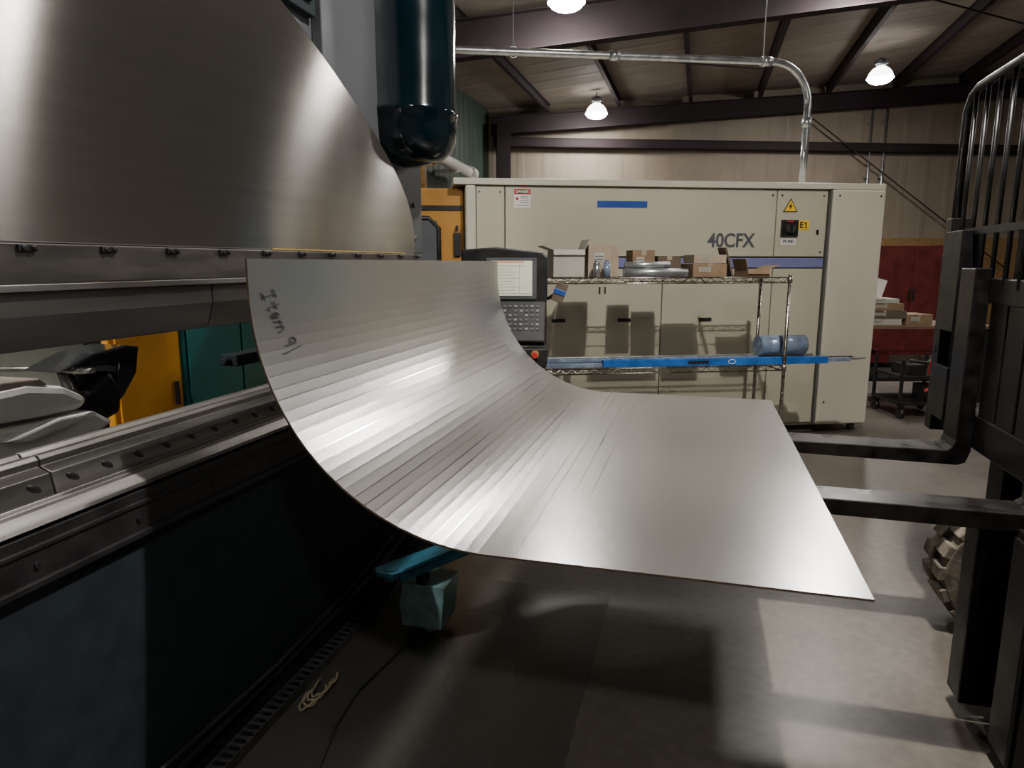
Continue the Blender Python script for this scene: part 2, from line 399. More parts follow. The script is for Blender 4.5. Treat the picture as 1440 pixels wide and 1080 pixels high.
bm = B(); box(bm,-2.4,-1.75,YA,2.0,3.05,3.9); build('upper_beam', bm, NAVY, parent=pb, bevel=.02)
bm = B()
cx,cy = -1.64,3.82
P = [(.262,4.4),(.262,2.45),(.270,2.44),(.270,2.415),(.262,2.405),(.262,2.34),(.254,2.28),(.232,2.23),(.19,2.19),(.13,2.165),(.06,2.155)]
for a,b in zip(P[:-1],P[1:]): cyl(bm,(cx,cy,b[1]),(cx,cy,a[1]),b[0],a[0],56,caps=False)
cyl(bm,(cx,cy,2.15),(cx,cy,2.155),.06,.06,56)
bmesh.ops.remove_doubles(bm, verts=bm.verts[:], dist=1e-4)
for f in bm.faces: f.smooth = True
build('hydraulic_cylinder', bm, TEALD, parent=pb)
bm = B(); box(bm,-1.68,-1.575,YA,3.72,1.55,1.648); build('clamp_rail', bm, DSTEEL, parent=pb, bevel=.003)
bm = B(); box(bm,-1.60,-1.572,YA,3.72,1.531,1.549); build('tool_lip', bm, STEEL, parent=pb, bevel=.002)
y = -.87
while y < 3.7:
    bm = B(); box(bm,-1.6,-1.565,y,y+.05,1.628,1.646); cyl(bm,(-1.568,y+.012,1.637),(-1.560,y+.012,1.637),.007,seg=10); cyl(bm,(-1.568,y+.038,1.637),(-1.560,y+.038,1.637),.007,seg=10)
    build('clamp', bm, BLACK, parent=pb, bevel=.003); y += .24
for y0,y1 in ((-3.0,-1.2),(-1.195,.3),(.305,1.98),(1.985,2.6),(2.605,3.7)):
    bm = B(); prism(bm,[(-1.66,1.53),(-1.59,1.53),(-1.59,1.47),(-1.618,1.385),(-1.625,1.383),(-1.632,1.385),(-1.66,1.46)],'y',y0,y1); build('punch', bm, PUNCH, parent=pb, bevel=.002)
bm = B(); box(bm,-1.598,-1.594,2.35,3.6,1.652,1.657); build('scale_strip', bm, DYEL, parent=pb)
for y0,y1 in ((-3.0,-1.0),(-.995,1.28),(1.285,2.6),(2.605,3.75)):
    bm = B(); prism(bm,[(-1.69,1.03),(-1.69,1.10),(-1.655,1.125),(-1.64,1.125),(-1.62,1.095),(-1.60,1.125),(-1.585,1.125),(-1.575,1.115),(-1.578,1.098),(-1.545,1.085),(-1.535,1.03)],'y',y0,y1); build('die', bm, DIEST, parent=pb, bevel=.002)
bm = B(); prism(bm,[(-1.75,.98),(-1.75,1.03),(-1.53,1.03),(-1.525,1.018),(-1.51,1.015),(-1.485,.995),(-1.48,.985),(-1.75,.975)],'y',YA,3.8); build('die_holder', bm, STEEL, parent=pb, bevel=.002)
y=-1.036
rs = Matrix.Rotation(R(-35),3,'X')
while y<3.7:
    bm = B(); sph(bm,(-1.540,y,1.058),(.005,.022,.009),seg=12,rot=rs); build('die_slot', bm, BLACK, parent=pb); y += .108
bm = B(); box(bm,-1.80,-1.485,YA,3.85,.84,.974); box(bm,-1.50,-1.475,YA,3.85,.84,.86); box(bm,-1.50,-1.48,YA,3.85,.93,.945); build('bed_rail', bm, BLACK, parent=pb, bevel=.004)
y=-1.0
while y<3.7:
    bm = B(); cyl(bm,(-1.485,y,.895),(-1.480,y,.895),.008,seg=8); build('rail_bolt', bm, BLACK, parent=pb); y += .31
bm = B(); box(bm,-1.95,-1.5,YA,3.9,.08,.84); box(bm,-2.0,-1.46,YA,3.9,0,.08); build('bed', bm, NAVY, parent=pb, bevel=.006)
for hp,hr in (([(-1.45,.4,.10),(-1.44,1.2,.11),(-1.45,2.0,.10),(-1.44,2.6,.13),(-1.40,3.0,.22),(-1.38,3.5,.36)],.014),([(-1.44,.4,.14),(-1.45,1.2,.15),(-1.44,2.0,.14),(-1.45,2.6,.17),(-1.43,3.0,.26),(-1.42,3.5,.40)],.010)):
    bm = B(); tube(bm,hp,hr,8); build('hose', bm, BLACK, parent=pb)
bm = B(); box(bm,-2.35,-2.25,2.95,3.7,1.08,1.14); box(bm,-2.3,-2.0,3.25,3.32,1.10,1.15); box(bm,-2.05,-1.98,3.2,3.34,1.10,1.19); cyl(bm,(-2.3,2.9,1.11),(-2.3,3.7,1.11),.02); build('back_gauge', bm, NAVY, parent=pb, bevel=.005)

# ---- things behind the brake
yc = root('guard_panel', (-3.3,3.4,0), FB, 'orange painted steel guard panel behind the press brake', 'guard panel')
bm = B(); box(bm,-3.30,-3.25,3.14,3.70,.0,2.0); build('frame', bm, ORANGE, parent=yc, bevel=.01)
bm = B(); box(bm,-3.248,-3.235,3.18,3.66,.1,1.95); build('door', bm, ORANGE, parent=yc, bevel=.004)
bm = B(); box(bm,-3.235,-3.215,3.61,3.63,.70,.85); build('handle', bm, BLACK, parent=yc)
tc = root('tool_cabinet', (-3.5,4.3,0), FB, 'teal painted electrical cabinet behind the press brake', 'cabinet')
bm = B(); box(bm,-3.8,-3.25,3.72,4.9,0,2.0); build('body', bm, TEAL, parent=tc, bevel=.01)
bm = B(); box(bm,-3.248,-3.235,3.76,4.3,.1,1.95); build('door', bm, TEAL, parent=tc, bevel=.004)
bm = B(); box(bm,-3.248,-3.235,4.32,4.86,.1,1.95); build('door', bm, TEAL, parent=tc, bevel=.004)
wb = root('tool_rack', (-4.0,2.0,0), FB, 'white painted steel rack against the green wall', 'rack')
bm = B(); box(bm,-4.3,-4.25,.2,3.9,0,1.9); box(bm,-4.3,-3.85,.2,3.9,.55,.6); box(bm,-4.3,-3.85,.2,3.9,1.84,1.9)
for y in (.2,3.85): box(bm,-3.9,-3.85,y,y+.05,0,1.9)
build('frame', bm, WHITEP, parent=wb)

mc = root('motorcycle', (-2.85,2.05,0), FB, 'motorcycle with silver-grey bodywork and dark windshield behind brake', 'motorcycle')
MX=-2.8
for y in (1.35,2.72):
    bm = B(); tube(bm,[(MX,y+.27*math.cos(a),.33+.27*math.sin(a)) for a in [i*math.pi/14 for i in range(28)]],.055,10,closed=True)
    cyl(bm,(MX-.04,y,.33),(MX+.04,y,.33),.04)
    for i in range(6):
        a=i*math.pi/3; cyl(bm,(MX,y,.33),(MX,y+.25*math.cos(a),.33+.25*math.sin(a)),.012,seg=6)
    build('wheel', bm, BLACK, parent=mc)
bm = B(); prism(bm,[(1.7,1.02),(1.95,1.10),(2.15,1.105),(2.32,1.07),(2.44,1.0),(2.40,.95),(2.2,.955),(1.9,.97)],'x',MX-.15,MX+.15); build('fuel_tank', bm, SEATG, parent=mc, bevel=.035)
bm = B(); prism(bm,[(1.9,1.105),(2.06,1.13),(2.22,1.12),(2.26,1.085),(2.1,1.095),(1.9,1.09)],'x',MX-.09,MX+.13); build('seat', bm, SEATD, parent=mc, bevel=.008)
bm = B(); prism(bm,[(2.0,.90),(2.25,.945),(2.42,.94),(2.34,.905),(2.1,.875)],'x',MX+.12,MX+.18); build('badge_panel', bm, SEATG, parent=mc, bevel=.01)
bm = B(); prism(bm,[(1.6,.93),(1.9,.95),(2.2,.94),(2.46,.93),(2.56,.86),(2.4,.80),(1.8,.80)],'x',MX-.17,MX+.15); build('side_panel', bm, SEATG, parent=mc, bevel=.02)
bm = B(); prism(bm,[(2.34,1.125),(2.52,1.185),(2.72,1.205),(2.80,1.19),(2.77,1.06),(2.68,.96),(2.60,.90),(2.64,1.02),(2.66,1.12),(2.5,1.13)],'x',MX-.12,MX+.10); build('windshield', bm, GLASS, parent=mc, bevel=.01)
bm = B(); prism(bm,[(2.48,1.02),(2.62,1.10),(2.68,1.0),(2.66,.88),(2.5,.84)],'x',MX-.1,MX+.1); build('headlamp_fairing', bm, BLACK, parent=mc, bevel=.03)
bm = B(); tube(bm,[(MX-.3,2.3,1.13),(MX-.15,2.42,1.12),(MX,2.45,1.11),(MX+.15,2.42,1.12),(MX+.33,2.3,1.15)],.012,8); cyl(bm,(MX,2.45,1.11),(MX,2.70,.4),.03); build('handlebar', bm, STEEL, parent=mc)
bm = B(); box(bm,MX-.13,MX+.13,1.65,2.3,.35,.80); cyl(bm,(MX-.17,1.9,.5),(MX+.17,1.9,.5),.15)
for i in range(6): box(bm,MX-.15,MX+.15,2.0,2.3,.50+i*.045,.515+i*.045)
build('engine', bm, STEEL, parent=mc, bevel=.01)

# ---------------------------------------------------------------- front floor items near bed
bm = B(); box(bm,-1.43,-.35,-.8,3.13,0.0005,.004); build('floor_plate', bm, PLATE, FB, label='dark smooth steel plate lying on the concrete floor', category='floor plate')
fp = root('foot_pedal', (-1.05,2.6,0.004), FB, 'pale teal foot switch with blue guard arm beside bed', 'foot pedal')
bm = B(); prism(bm,[(-1.18,.05),(-1.0,.05),(-.98,.245),(-1.17,.25),(-1.19,.15)],'y',2.52,2.70); cyl(bm,(-1.08,2.6,.004),(-1.08,2.6,.06),.03); build('switch_box', bm, PALETEAL, parent=fp, bevel=.003)
bm = B(); prism(bm,[(-1.25,2.42),(-1.22,2.38),(-1.15,2.38),(-1.12,2.42),(-.78,3.06),(-.86,3.10),(-1.22,2.48)],'z',.335,.352); prism(bm,[(-1.135,2.42),(-1.12,2.42),(-.78,3.06),(-.795,3.06)],'z',.305,.352); cyl(bm,(-1.18,2.43,.31),(-1.18,2.43,.357),.03); build('guard_arm', bm, BLUEARM, parent=fp, bevel=.002)
bm = B(); box(bm,-1.11,-1.07,2.52,2.58,.25,.335); build('bracket', bm, BLACK, parent=fp, bevel=.004)
bm = B(); y=1.5
while y < 3.55:
    x = -1.395+.008*math.sin(y*2.2)
    z0 = .006 + .28*max(0,(y-2.7)/.85)**1.6
    box(bm,x-.030,x-.022,y,y+.030,z0,z0+.035); box(bm,x+.022,x+.030,y,y+.030,z0,z0+.035); box(bm,x-.030,x+.030,y+.010,y+.020,z0+.030,z0+.037); y += .036
build('cable_chain', bm, CHAIN, FB, label='black plastic cable chain along the base of bed', category='cable chain')
bm = B()
for j in range(4):
    tube(bm,[(-1.315+.028*math.sin(a)+.005*j, 2.02+.02*j+.08*math.cos(a), .012+.005*j+.010*math.sin(3*a+j)**2) for a in [i*math.pi/12 for i in range(2,20)]],.004,8)
build('cable_bundle', bm, CABLE, FB, label='pale loose cable bundle coiled on the floor by bed', category='cables')
bm = B(); tube(bm,[(-1.08,2.5,.03),(-1.13,2.4,.012),(-1.17,2.1,.012),(-1.15,1.9,.012),(-1.10,1.7,.012),(-1.12,1.4,.012),(-1.08,.9,.012)],.004,8); build('power_cord', bm, BLACK, FB, label='thin black cord trailing over the floor plate', category='cable')

# ---------------------------------------------------------------- control console
FC = Matrix.Translation((0.0,4.62,0)) @ Matrix.Rotation(R(-4),4,'Z')
cc = root('control_console', (0,.1,0), FC, 'black CNC control console with lit screen and keypad', 'control console')
bm = B(); prism(bm,[(-.34,1.32),(.215,1.32),(.235,1.36),(.235,1.64),(.20,1.675),(-.1,1.705),(-.34,1.69)],'y',0,.14); build('monitor_housing', bm, BLACK, parent=cc, bevel=.012)
bm = B(); box(bm,-.17,.165,-.008,.0,1.36,1.635); build('bezel', bm, KEY, parent=cc, bevel=.003)
bm = B(); box(bm,-.14,.135,-.012,-.008,1.385,1.615)
box(bm,-.14,.08,-.0135,-.012,1.604,1.612,1)
for i in range(9):
    z=1.58-i*.02; box(bm,-.13,-.13+.12+.09*random.random(),-.0132,-.012,z,z+.003,2)
box(bm,-.14,.135,-.0132,-.012,1.398,1.402,2); box(bm,.05,.052,-.0132,-.012,1.40,1.6,2)
build('screen', bm, [SCREEN,SCRRED,SCRTXT], parent=cc)
rt = Matrix.Rotation(R(-28),3,'X')
bm = B(); box(bm,-.30,.225,-.10,-.02,1.02,1.31,0,rt,(0,0,1.31)); build('keypad_housing', bm, BLACK, parent=cc, bevel=.01)
bm = B()
for i in range(9):
    for j in range(6):
        if (i*7+j*3)%11==0: continue
        x=-.12+i*.036; z=1.10+j*.032
        box(bm,x,x+.018,-.106,-.10,z,z+.014,1 if (i+j)%3 else 0,rt,(0,0,1.31))
kp = build('keypad', bm, [KEYL,KEY], parent=cc)
bm = B(); prism(bm,[(-.30,.93),(.24,.93),(.25,1.06),(-.30,1.06)],'y',-.24,.02); build('operator_shelf', bm, BLACK, parent=cc, bevel=.012)
bm = B(); cyl(bm,(.165,-.235,1.02),(.165,-.262,1.02),.026,mi=1); cyl(bm,(.165,-.262,1.02),(.165,-.285,1.02),.02); build('emergency_stop', bm, [REDS,DYEL], parent=cc, bevel=.002)
bm = B(); box(bm,-.06,.06,-.02,.10,.04,.94); box(bm,-.25,.25,-.18,.24,0,.04); build('pedestal', bm, BLACK, parent=cc, bevel=.008)
bm = B(); cyl(bm,(.235,.07,1.36),(.30,.05,1.40),.012); box(bm,.28,.36,.02,.06,1.34,1.47,1,Matrix.Rotation(R(20),3,'Y')); box(bm,.279,.361,.015,.065,1.39,1.425,2,Matrix.Rotation(R(20),3,'Y')); build('hanging_scanner', bm, [BLACK,CARDD,BLUES], parent=cc, bevel=.004)

# ---------------------------------------------------------------- laser cabinet
lc = root('laser_cutter', (1.95,.75,0), FF, 'long cream laser cutting machine cabinet with lavender band', 'laser cutter')
bm = B(); box(bm,.11,3.9,.02,1.6,.06,2.27); build('body', bm, CREAM, parent=lc, bevel=.006)
bm = B(); box(bm,.0,3.93,-.05,1.62,2.255,2.31); build('top_cover', bm, CREAM2, parent=lc, bevel=.006)
bm = B(); box(bm,.10,.19,-.05,.3,0,2.255); build('end_post', bm, CREAM2, parent=lc, bevel=.02)
bm = B(); box(bm,3.42,3.93,-.06,.6,.08,2.255); build('end_post', bm, CREAM2, parent=lc, bevel=.015)
bm = B(); box(bm,3.40,3.418,-.045,.0,.08,2.25); build('post_gap', bm, SEAM, parent=lc)
def panel(x0,x1,z0,z1,nm='panel',m=CREAM,y=-.0):
    bm = B(); box(bm,x0,x1,y-.02,y+.02,z0,z1); return build(nm,bm,m,parent=lc,bevel=.004)
panel(.195,.435,1.66,2.25); panel(.445,2.90,1.66,2.25); panel(2.91,3.39,1.66,2.25)
panel(.195,3.39,1.56,1.645,'lavender_stripe',LAV)
panel(.195,.80,.1,1.55,'door'); panel(.81,1.86,.1,1.55,'door'); panel(1.87,2.90,.1,1.55,'door'); panel(2.91,3.39,.1,1.55,'door')
for x in (.86,1.46,2.22):
    bm = B(); box(bm,x,x+.12,-.034,-.02,1.08,1.11); build('handle', bm, BLACK, parent=lc, bevel=.004)
for x in (1.28,1.33,3.3):
    bm = B(); box(bm,x,x+.02,-.03,-.02,1.86,1.9) if x>3 else box(bm,x,x+.015,-.024,-.02,1.33,1.39); build('latch', bm, BLACK, parent=lc)
for i,(x,z) in enumerate([(.22,2.2),(.4,2.2),(.22,1.7),(.4,1.7),(2.95,2.2),(3.35,2.2),(3.35,1.7),(3.48,2.2),(3.88,2.2),(3.48,.3),(2.86,2.2)]):
    y = -.06 if x>3.4 else -.02
    bm = B(); cyl(bm,(x,y,z),(x,y-.006,z),.009,seg=10); build('screw', bm, DSTEEL, parent=lc)
bm = B(); text_bm(bm,'40CFX',.17,(2.49,-.021,1.795),bold=.0042,sx=.90); build('lettering', bm, GREYTXT, parent=lc, label='dark grey bold "40CFX" lettering')
bm = B(); box(bm,1.25,1.70,-.024,-.02,2.08,2.135); build('blue_label', bm, BLUES, parent=lc)
bm = B(); box(bm,.52,.66,-.023,-.02,2.07,2.225,0); box(bm,.52,.66,-.025,-.022,2.18,2.225,1); box(bm,.53,.65,-.0262,-.025,2.188,2.217,2); text_bm(bm,'DANGER',.028,(.59,-.027,2.203),mi=0,bold=.0006)
cyl(bm,(.545,-.022,2.145),(.545,-.025,2.145),.013,mi=1,seg=16)
for i in range(4): box(bm,.57,.645,-.0245,-.023,2.160-i*.016,2.164-i*.016,2)
box(bm,.53,.65,-.0245,-.023,2.09,2.094,2)
build('danger_label', bm, [WHITEP,REDS,INK], parent=lc, label='white and red danger label')
bm = B(); prism(bm,[(2.965,2.055),(3.105,2.055),(3.035,2.175)],'y',-.024,-.02,1); prism(bm,[(2.978,2.062),(3.092,2.062),(3.035,2.161)],'y',-.0255,-.024,0)
prism(bm,[(3.042,2.14),(3.016,2.098),(3.033,2.098),(3.024,2.070),(3.052,2.110),(3.036,2.110)],'y',-.028,-.0255,1)
build('voltage_sign', bm, [YEL,INK], parent=lc, label='yellow triangle voltage warning sign', bevel=0)
bm = B(); box(bm,2.955,3.115,-.04,-.02,1.84,1.985,0); cyl(bm,(3.035,-.04,1.91),(3.035,-.06,1.91),.045,mi=1); box(bm,3.025,3.045,-.075,-.06,1.87,1.95,0)
box(bm,3.0,3.07,-.0415,-.04,1.968,1.976,2); build('main_switch', bm, [BLACK,DSTEEL,REDS], parent=lc, bevel=.003)
bm = B(); box(bm,3.122,3.225,-.024,-.02,1.90,1.98,0); text_bm(bm,'E',.075,(3.152,-.025,1.94),mi=1,bold=.002)
prism(bm,[(3.200,1.914),(3.200,1.968),(3.193,1.968),(3.180,1.958),(3.180,1.949),(3.190,1.953),(3.190,1.921),(3.181,1.921),(3.181,1.914),(3.209,1.914),(3.209,1.921),(3.200,1.921)],'y',-.026,-.024,1)
build('switch_tag', bm, [YEL,INK], parent=lc, label='yellow tag reading "E1"')
bm = B(); box(bm,2.965,3.105,-.023,-.02,1.765,1.82,0); text_bm(bm,'PL800',.042,(3.035,-.024,1.793),mi=1,bold=.001); build('number_tag', bm, [WHITEP,INK], parent=lc, label='white tag reading "PL800"')
for x in (.15,3.5,3.85):
    bm = B(); cyl(bm,(x,.05,0),(x,.05,.08),.035); build('foot', bm, DSTEEL, parent=lc)
oe = root('machine_enclosure', (-.6,.75,0), FF, 'orange machine enclosure with a black framed window', 'machine enclosure')
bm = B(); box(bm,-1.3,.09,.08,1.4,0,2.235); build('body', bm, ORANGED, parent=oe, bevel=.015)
bm = B(); tube(bm,[(-1.0,.07,1.2),(-1.0,.07,1.9),(-.92,.07,1.98),(-.21,.07,1.98),(-.13,.07,1.9),(-.13,.07,1.2),(-.21,.07,1.12),(-.92,.07,1.12)],.022,8,closed=True); build('window_frame', bm, BLACK, parent=oe)
bm = B(); box(bm,-.99,-.14,.06,.082,1.14,1.96); build('window', bm, GREYP, parent=oe)
bm = B(); box(bm,.0,.06,.05,.08,1.66,1.86); box(bm,.02,.04,.03,.08,1.88,1.92); build('door_latch', bm, BLACK, parent=oe, bevel=.004)
bm = B(); box(bm,-1.28,.08,.068,.08,2.05,2.09); build('trim_band', bm, BLACK, parent=oe)

# ---------------------------------------------------------------- wire shelf
ws = root('wire_shelf', (1.55,-.72,0), FF, 'chrome wire shelving rack standing before the laser cabinet', 'shelf')
def wshelf(z):
    bm = B(); x0,x1,y0,y1 = .58,2.55,-.95,-.50
    for yy in (y0,y1):
        for dz in (0,-.04): cyl(bm,(x0,yy,z+dz),(x1,yy,z+dz),.005,seg=6)
        pts=[]; nz=44
        for i in range(nz+1): pts.append((x0+(x1-x0)*i/nz, yy, z-.003-.034*(i%2)))
        tube(bm,pts,.0035,5)
    for xx in (x0,x1):
        for dz in (0,-.04): cyl(bm,(xx,y0,z+dz),(xx,y1,z+dz),.005,seg=6)
    for i in range(79): cyl(bm,(x0+.025*i,y0,z+.003),(x0+.025*i,y1,z+.003),.0022,seg=5)
    for yy in (-.8,-.65): cyl(bm,(x0,yy,z-.002),(x1,yy,z-.002),.004,seg=6)
    return build('wire_deck', bm, CHROME, parent=ws)
wshelf(1.49); wshelf(.80); wshelf(.25)
for x in (.57,2.56):
    for y in (-.96,-.49):
        bm = B(); cyl(bm,(x,y,.0),(x,y,1.50),.0135,seg=12); cyl(bm,(x,y,1.50),(x,y,1.51),.015,seg=12)
        for i in range(28): cyl(bm,(x,y,.08+i*.05),(x,y,.083+i*.05),.0145,seg=12)
        for z in (1.49,.80,.25): cyl(bm,(x,y,z-.04),(x,y,z+.005),.019,seg=12)
        build('post', bm, CHROME, parent=ws)
def openbox(nm,x0,x1,y0,y1,z0,h,m,lab,flaps=True,al=-35,ar=25,fl=.45):
    bm = B(); t=.004; z1=z0+h
    box(bm,x0,x1,y0,y1,z0,z0+t); box(bm,x0,x0+t,y0,y1,z0,z1); box(bm,x1-t,x1,y0,y1,z0,z1); box(bm,x0,x1,y0,y0+t,z0,z1); box(bm,x0,x1,y1-t,y1,z0,z1)
    if flaps:
        f = (x1-x0)*fl
        box(bm,x0-.002,x0+.002,y0,y1,z1,z1+f,0,Matrix.Rotation(R(al),3,'Y'),(x0,0,z1))
        box(bm,x1-.002,x1+.002,y0,y1,z1,z1+f,0,Matrix.Rotation(R(ar),3,'Y'),(x1,0,z1))
        box(bm,x0,x1,y0-.002,y0+.002,z1-f*.5,z1,0,Matrix.Rotation(R(-20),3,'X'),(0,y0,z1))
    return build(nm,bm,m,FF,label=lab,category='box')
def closedbox(nm,x0,x1,y0,y1,z0,h,m,lab,F=FF,lm=None):
    r = root(nm,((x0+x1)/2,(y0+y1)/2,z0),F,lab,'box')
    bm = B(); box(bm,x0,x1,y0,y1,z0,z0+h); box(bm,(x0+x1)/2-.003,(x0+x1)/2+.003,y0-.0006,y1+.0006,z0+h-.001,z0+h+.0008); build('carton',bm,m,parent=r,bevel=.003)
    bm = B(); w=(x1-x0)*.35; box(bm,x0+w*.5,x0+w*1.5,y0-.0015,y0,z0+h*.4,z0+h*.75,0)
    for i in range(3): box(bm,x0+w*.6,x0+w*1.4,y0-.0022,y0-.0015,z0+h*(.46+.09*i),z0+h*(.48+.09*i),1)
    build('shipping_label',bm,[lm or WHITEB,INK],parent=r)
    bm = B(); box(bm,(x0+x1)/2-.02,(x0+x1)/2+.02,y0-.001,y1+.001,z0+h*.80,z0+h+.0015); build('tape',bm,CARD2,parent=r)
    return r
Z=1.4955
openbox('open_carton',.71,.95,-.88,-.62,Z,.205,WHITEB,'white open carton with raised flap on the wire shelf',al=-70,ar=25,fl=.35)
closedbox('cardboard_box',.985,1.22,-.85,-.55,Z,.24,CARD2,'tall light brown cardboard box on the wire shelf')
closedbox('cardboard_box',1.37,1.55,-.72,-.54,Z,.205,CARD,'brown cardboard box behind silver rolls on the shelf')
closedbox('cardboard_box',1.565,1.755,-.75,-.55,Z,.16,CARDD,'dark brown cardboard box with white label on shelf')
closedbox('cardboard_box',1.79,2.06,-.92,-.64,Z,.10,CARD,'low brown cardboard box at the shelf front')
closedbox('cardboard_box',1.81,2.07,-.88,-.66,Z+.103,.065,CARD2,'small brown box stacked on a low box',)
openbox('open_carton',2.24,2.42,-.90,-.66,Z,.06,CARD,'small open brown carton with upright flaps on shelf',al=-15,ar=70,fl=.45)
bm = B(); box(bm,2.16,2.175,-.80,-.66,Z+.006,Z+.24,0,Matrix.Rotation(R(-18),3,'Y'),(2.18,0,Z+.006)); build('cardboard_flap', bm, CARDD, FF, label='loose brown cardboard piece leaning beside small carton', category='cardboard')
for i,(x,y) in enumerate([(1.03,-.93),(1.11,-.925)]):
    bm = B(); cyl(bm,(x,y,Z),(x,y,Z+.10),.026); cyl(bm,(x,y,Z+.10),(x,y,Z+.115),.026,.014); cyl(bm,(x,y,Z+.115),(x,y,Z+.13),.012)
    build('spray_can', bm, BLUEL if i else GALV, FF, label='small pale spray can on the wire shelf', category='can')
for i,(x0,x1,y,z,r) in enumerate([(1.25,1.75,-.90,Z+.033,.032),(1.30,1.68,-.832,Z+.031,.03),(1.27,1.62,-.865,Z+.088,.028)]):
    bm = B(); cyl(bm,(x0,y,z),(x1,y,z),r); cyl(bm,(x0-.004,y,z),(x0,y,z),r*.5); build('metal_roll', bm, GALV, FF, label='silver wrapped roll lying across the wire shelf', category='roll', group='rolls on the wire shelf')
def bar(y,z,x0,x1,w,h,m,lab,nm='metal_bar'):
    bm = B(); box(bm,x0,x1,y-w/2,y+w/2,z,z+h,0); return build(nm,bm,m,FF,bevel=.002,label=lab,category='bar')
Z2=.806
bar(-.90,Z2,1.10,2.95,.06,.055,BLUEF,'bright blue film wrapped tube lying on lower shelf','wrapped_tube')
bar(-.90,Z2,.6,1.095,.05,.03,BLUEL,'pale blue wrapped bar at the end of lower shelf','wrapped_tube')
bar(-.82,Z2,.65,3.2,.05,.03,BLUEL,'pale blue wrapped bar lying along lower shelf','wrapped_tube')
bar(-.82,Z2+.031,.65,2.40,.06,.025,BLUEL,'pale blue wrapped bar stacked on lower shelf','wrapped_tube')
bar(-.745,Z2,.7,3.36,.02,.012,GALV,'long thin steel bar sticking out beyond the shelf')
bar(-.71,Z2,.7,3.42,.02,.012,GALV,'long thin steel bar sticking out beyond the shelf')
bar(-.67,Z2,.7,3.33,.03,.02,DSTEEL,'long dark steel bar on the lower shelf')
bar(-.60,Z2,.7,3.0,.05,.04,GALV,'square steel tube on the lower shelf')
bm = B(); tube(bm,[(2.14+.03*math.cos(a),-.931,Z2+.028+.017*math.sin(a)) for a in [i*math.pi/8 for i in range(16)]],.003,5,closed=True); build('tube_logo', bm, WHITEP, FF, label='white oval mark on the blue wrapped tube', category='label')
bm = B(); box(bm,1.78,1.95,-.9315,-.93,Z2+.015,Z2+.04); build('tube_sticker', bm, INK, FF, label='black sticker on the blue wrapped tube', category='label')
bm = B(); cyl(bm,(2.45,-.72,Z2+.045+.082),(2.86,-.70,Z2+.045+.082),.082,seg=28)
build('film_roll', bm, BLUEL, FF, label='translucent pale blue roll resting on the bars', category='roll')
bm = B(); box(bm,1.0,1.9,-.9,-.55,.258,.36); build('metal_plate_stack', bm, DSTEEL, FF, bevel=.004, label='dark stack of plates on the bottom shelf', category='metal plates')

# ---------------------------------------------------------------- forklift
fk = root('forklift', (1.9,2.85,0), FB, 'black forklift mast with forks raised under the sheet', 'forklift')
ZF=.8255
def fork(y0,y1):
    bm = B()
    prism(bm,[(-.12,ZF-.014),(-.12,ZF),(1.035,ZF),(1.055,ZF+.015),(1.065,ZF+.04),(1.065,1.58),(1.125,1.58),(1.125,ZF-.0),(1.11,ZF-.05),(1.08,ZF-.062),(.4,ZF-.055)],'y',y0,y1)
    return build('fork', bm, FORKS, parent=fk, bevel=.004)
fork(3.16,3.32); fork(2.38,2.52)
bm = B(); box(bm,1.126,1.17,1.95,3.68,1.44,1.54); box(bm,1.126,1.17,1.95,3.68,.84,.98)
for y in (1.97,2.15,2.32,2.49,2.66,2.83,3.0,3.32,3.54): box(bm,1.13,1.16,y,y+.15,.86,1.52)
build('carriage', bm, FORKB, parent=fk, bevel=.005)
bm = B(); box(bm,1.09,1.17,3.58,3.66,.82,1.80); box(bm,1.08,1.17,3.40,3.60,.90,1.14); box(bm,1.08,1.17,3.40,3.60,1.30,1.74)
for i in range(6): cyl(bm,(1.085,3.63,.92+i*.14),(1.092,3.63,.92+i*.14),.018,seg=10)
build('side_plate', bm, FORKB, parent=fk, bevel=.006)
for y in (2.55,3.0):
    bm = B(); box(bm,1.19,1.34,y,y+.02,.06,2.9); box(bm,1.19,1.21,y,y+.14,.06,2.9); box(bm,1.32,1.34,y,y+.14,.06,2.9); build('mast_channel', bm, FORKB, parent=fk, bevel=.003)
bm = B(); box(bm,1.345,1.36,2.2,3.14,.10,1.55); box(bm,1.345,1.38,2.2,3.14,1.95,2.1); box(bm,1.20,1.22,2.2,2.56,.06,1.5); build('mast_crossplate', bm, FORKB, parent=fk, bevel=.004)
bm = B(); box(bm,.955,.975,2.53,2.65,.06,.78); box(bm,.955,1.19,2.53,2.55,.06,.78); box(bm,1.05,1.07,2.55,2.65,.06,.78); box(bm,1.15,1.18,2.55,2.66,.06,.78); box(bm,.99,1.03,2.56,2.63,.06,.76); build('mast_foot', bm, FORKB, parent=fk, bevel=.004)
bm = B(); box(bm,1.0,1.19,2.20,2.38,.05,.78); box(bm,.985,1.0,2.22,2.36,.05,.76); build('mast_foot', bm, FORKB, parent=fk, bevel=.006)
bm = B(); cyl(bm,(1.26,2.85,.2),(1.26,2.85,1.9),.06); cyl(bm,(1.26,2.85,1.9),(1.26,2.85,2.7),.03,mi=1); build('lift_cylinder', bm, [FORKB,DSTEEL], parent=fk)
for y in (2.73,2.97):
    bm = B()
    for i in range(60): box(bm,1.175,1.185,y-.012,y+.012,.9+i*.03,.9+i*.03+.022)
    build('lift_chain', bm, DSTEEL, parent=fk)
for j,y in enumerate((2.45,2.35,2.28)):
    bm = B(); tube(bm,[(1.2,y,.9),(1.18,y-.02,1.2),(1.19,y+.01,1.5),(1.22,y,1.9),(1.25,y,2.6)],.014,8); build('hydraulic_hose', bm, BLACK, parent=fk)
bm = B(); ya,yb,z0,z1=1.75,3.66,1.72,2.35
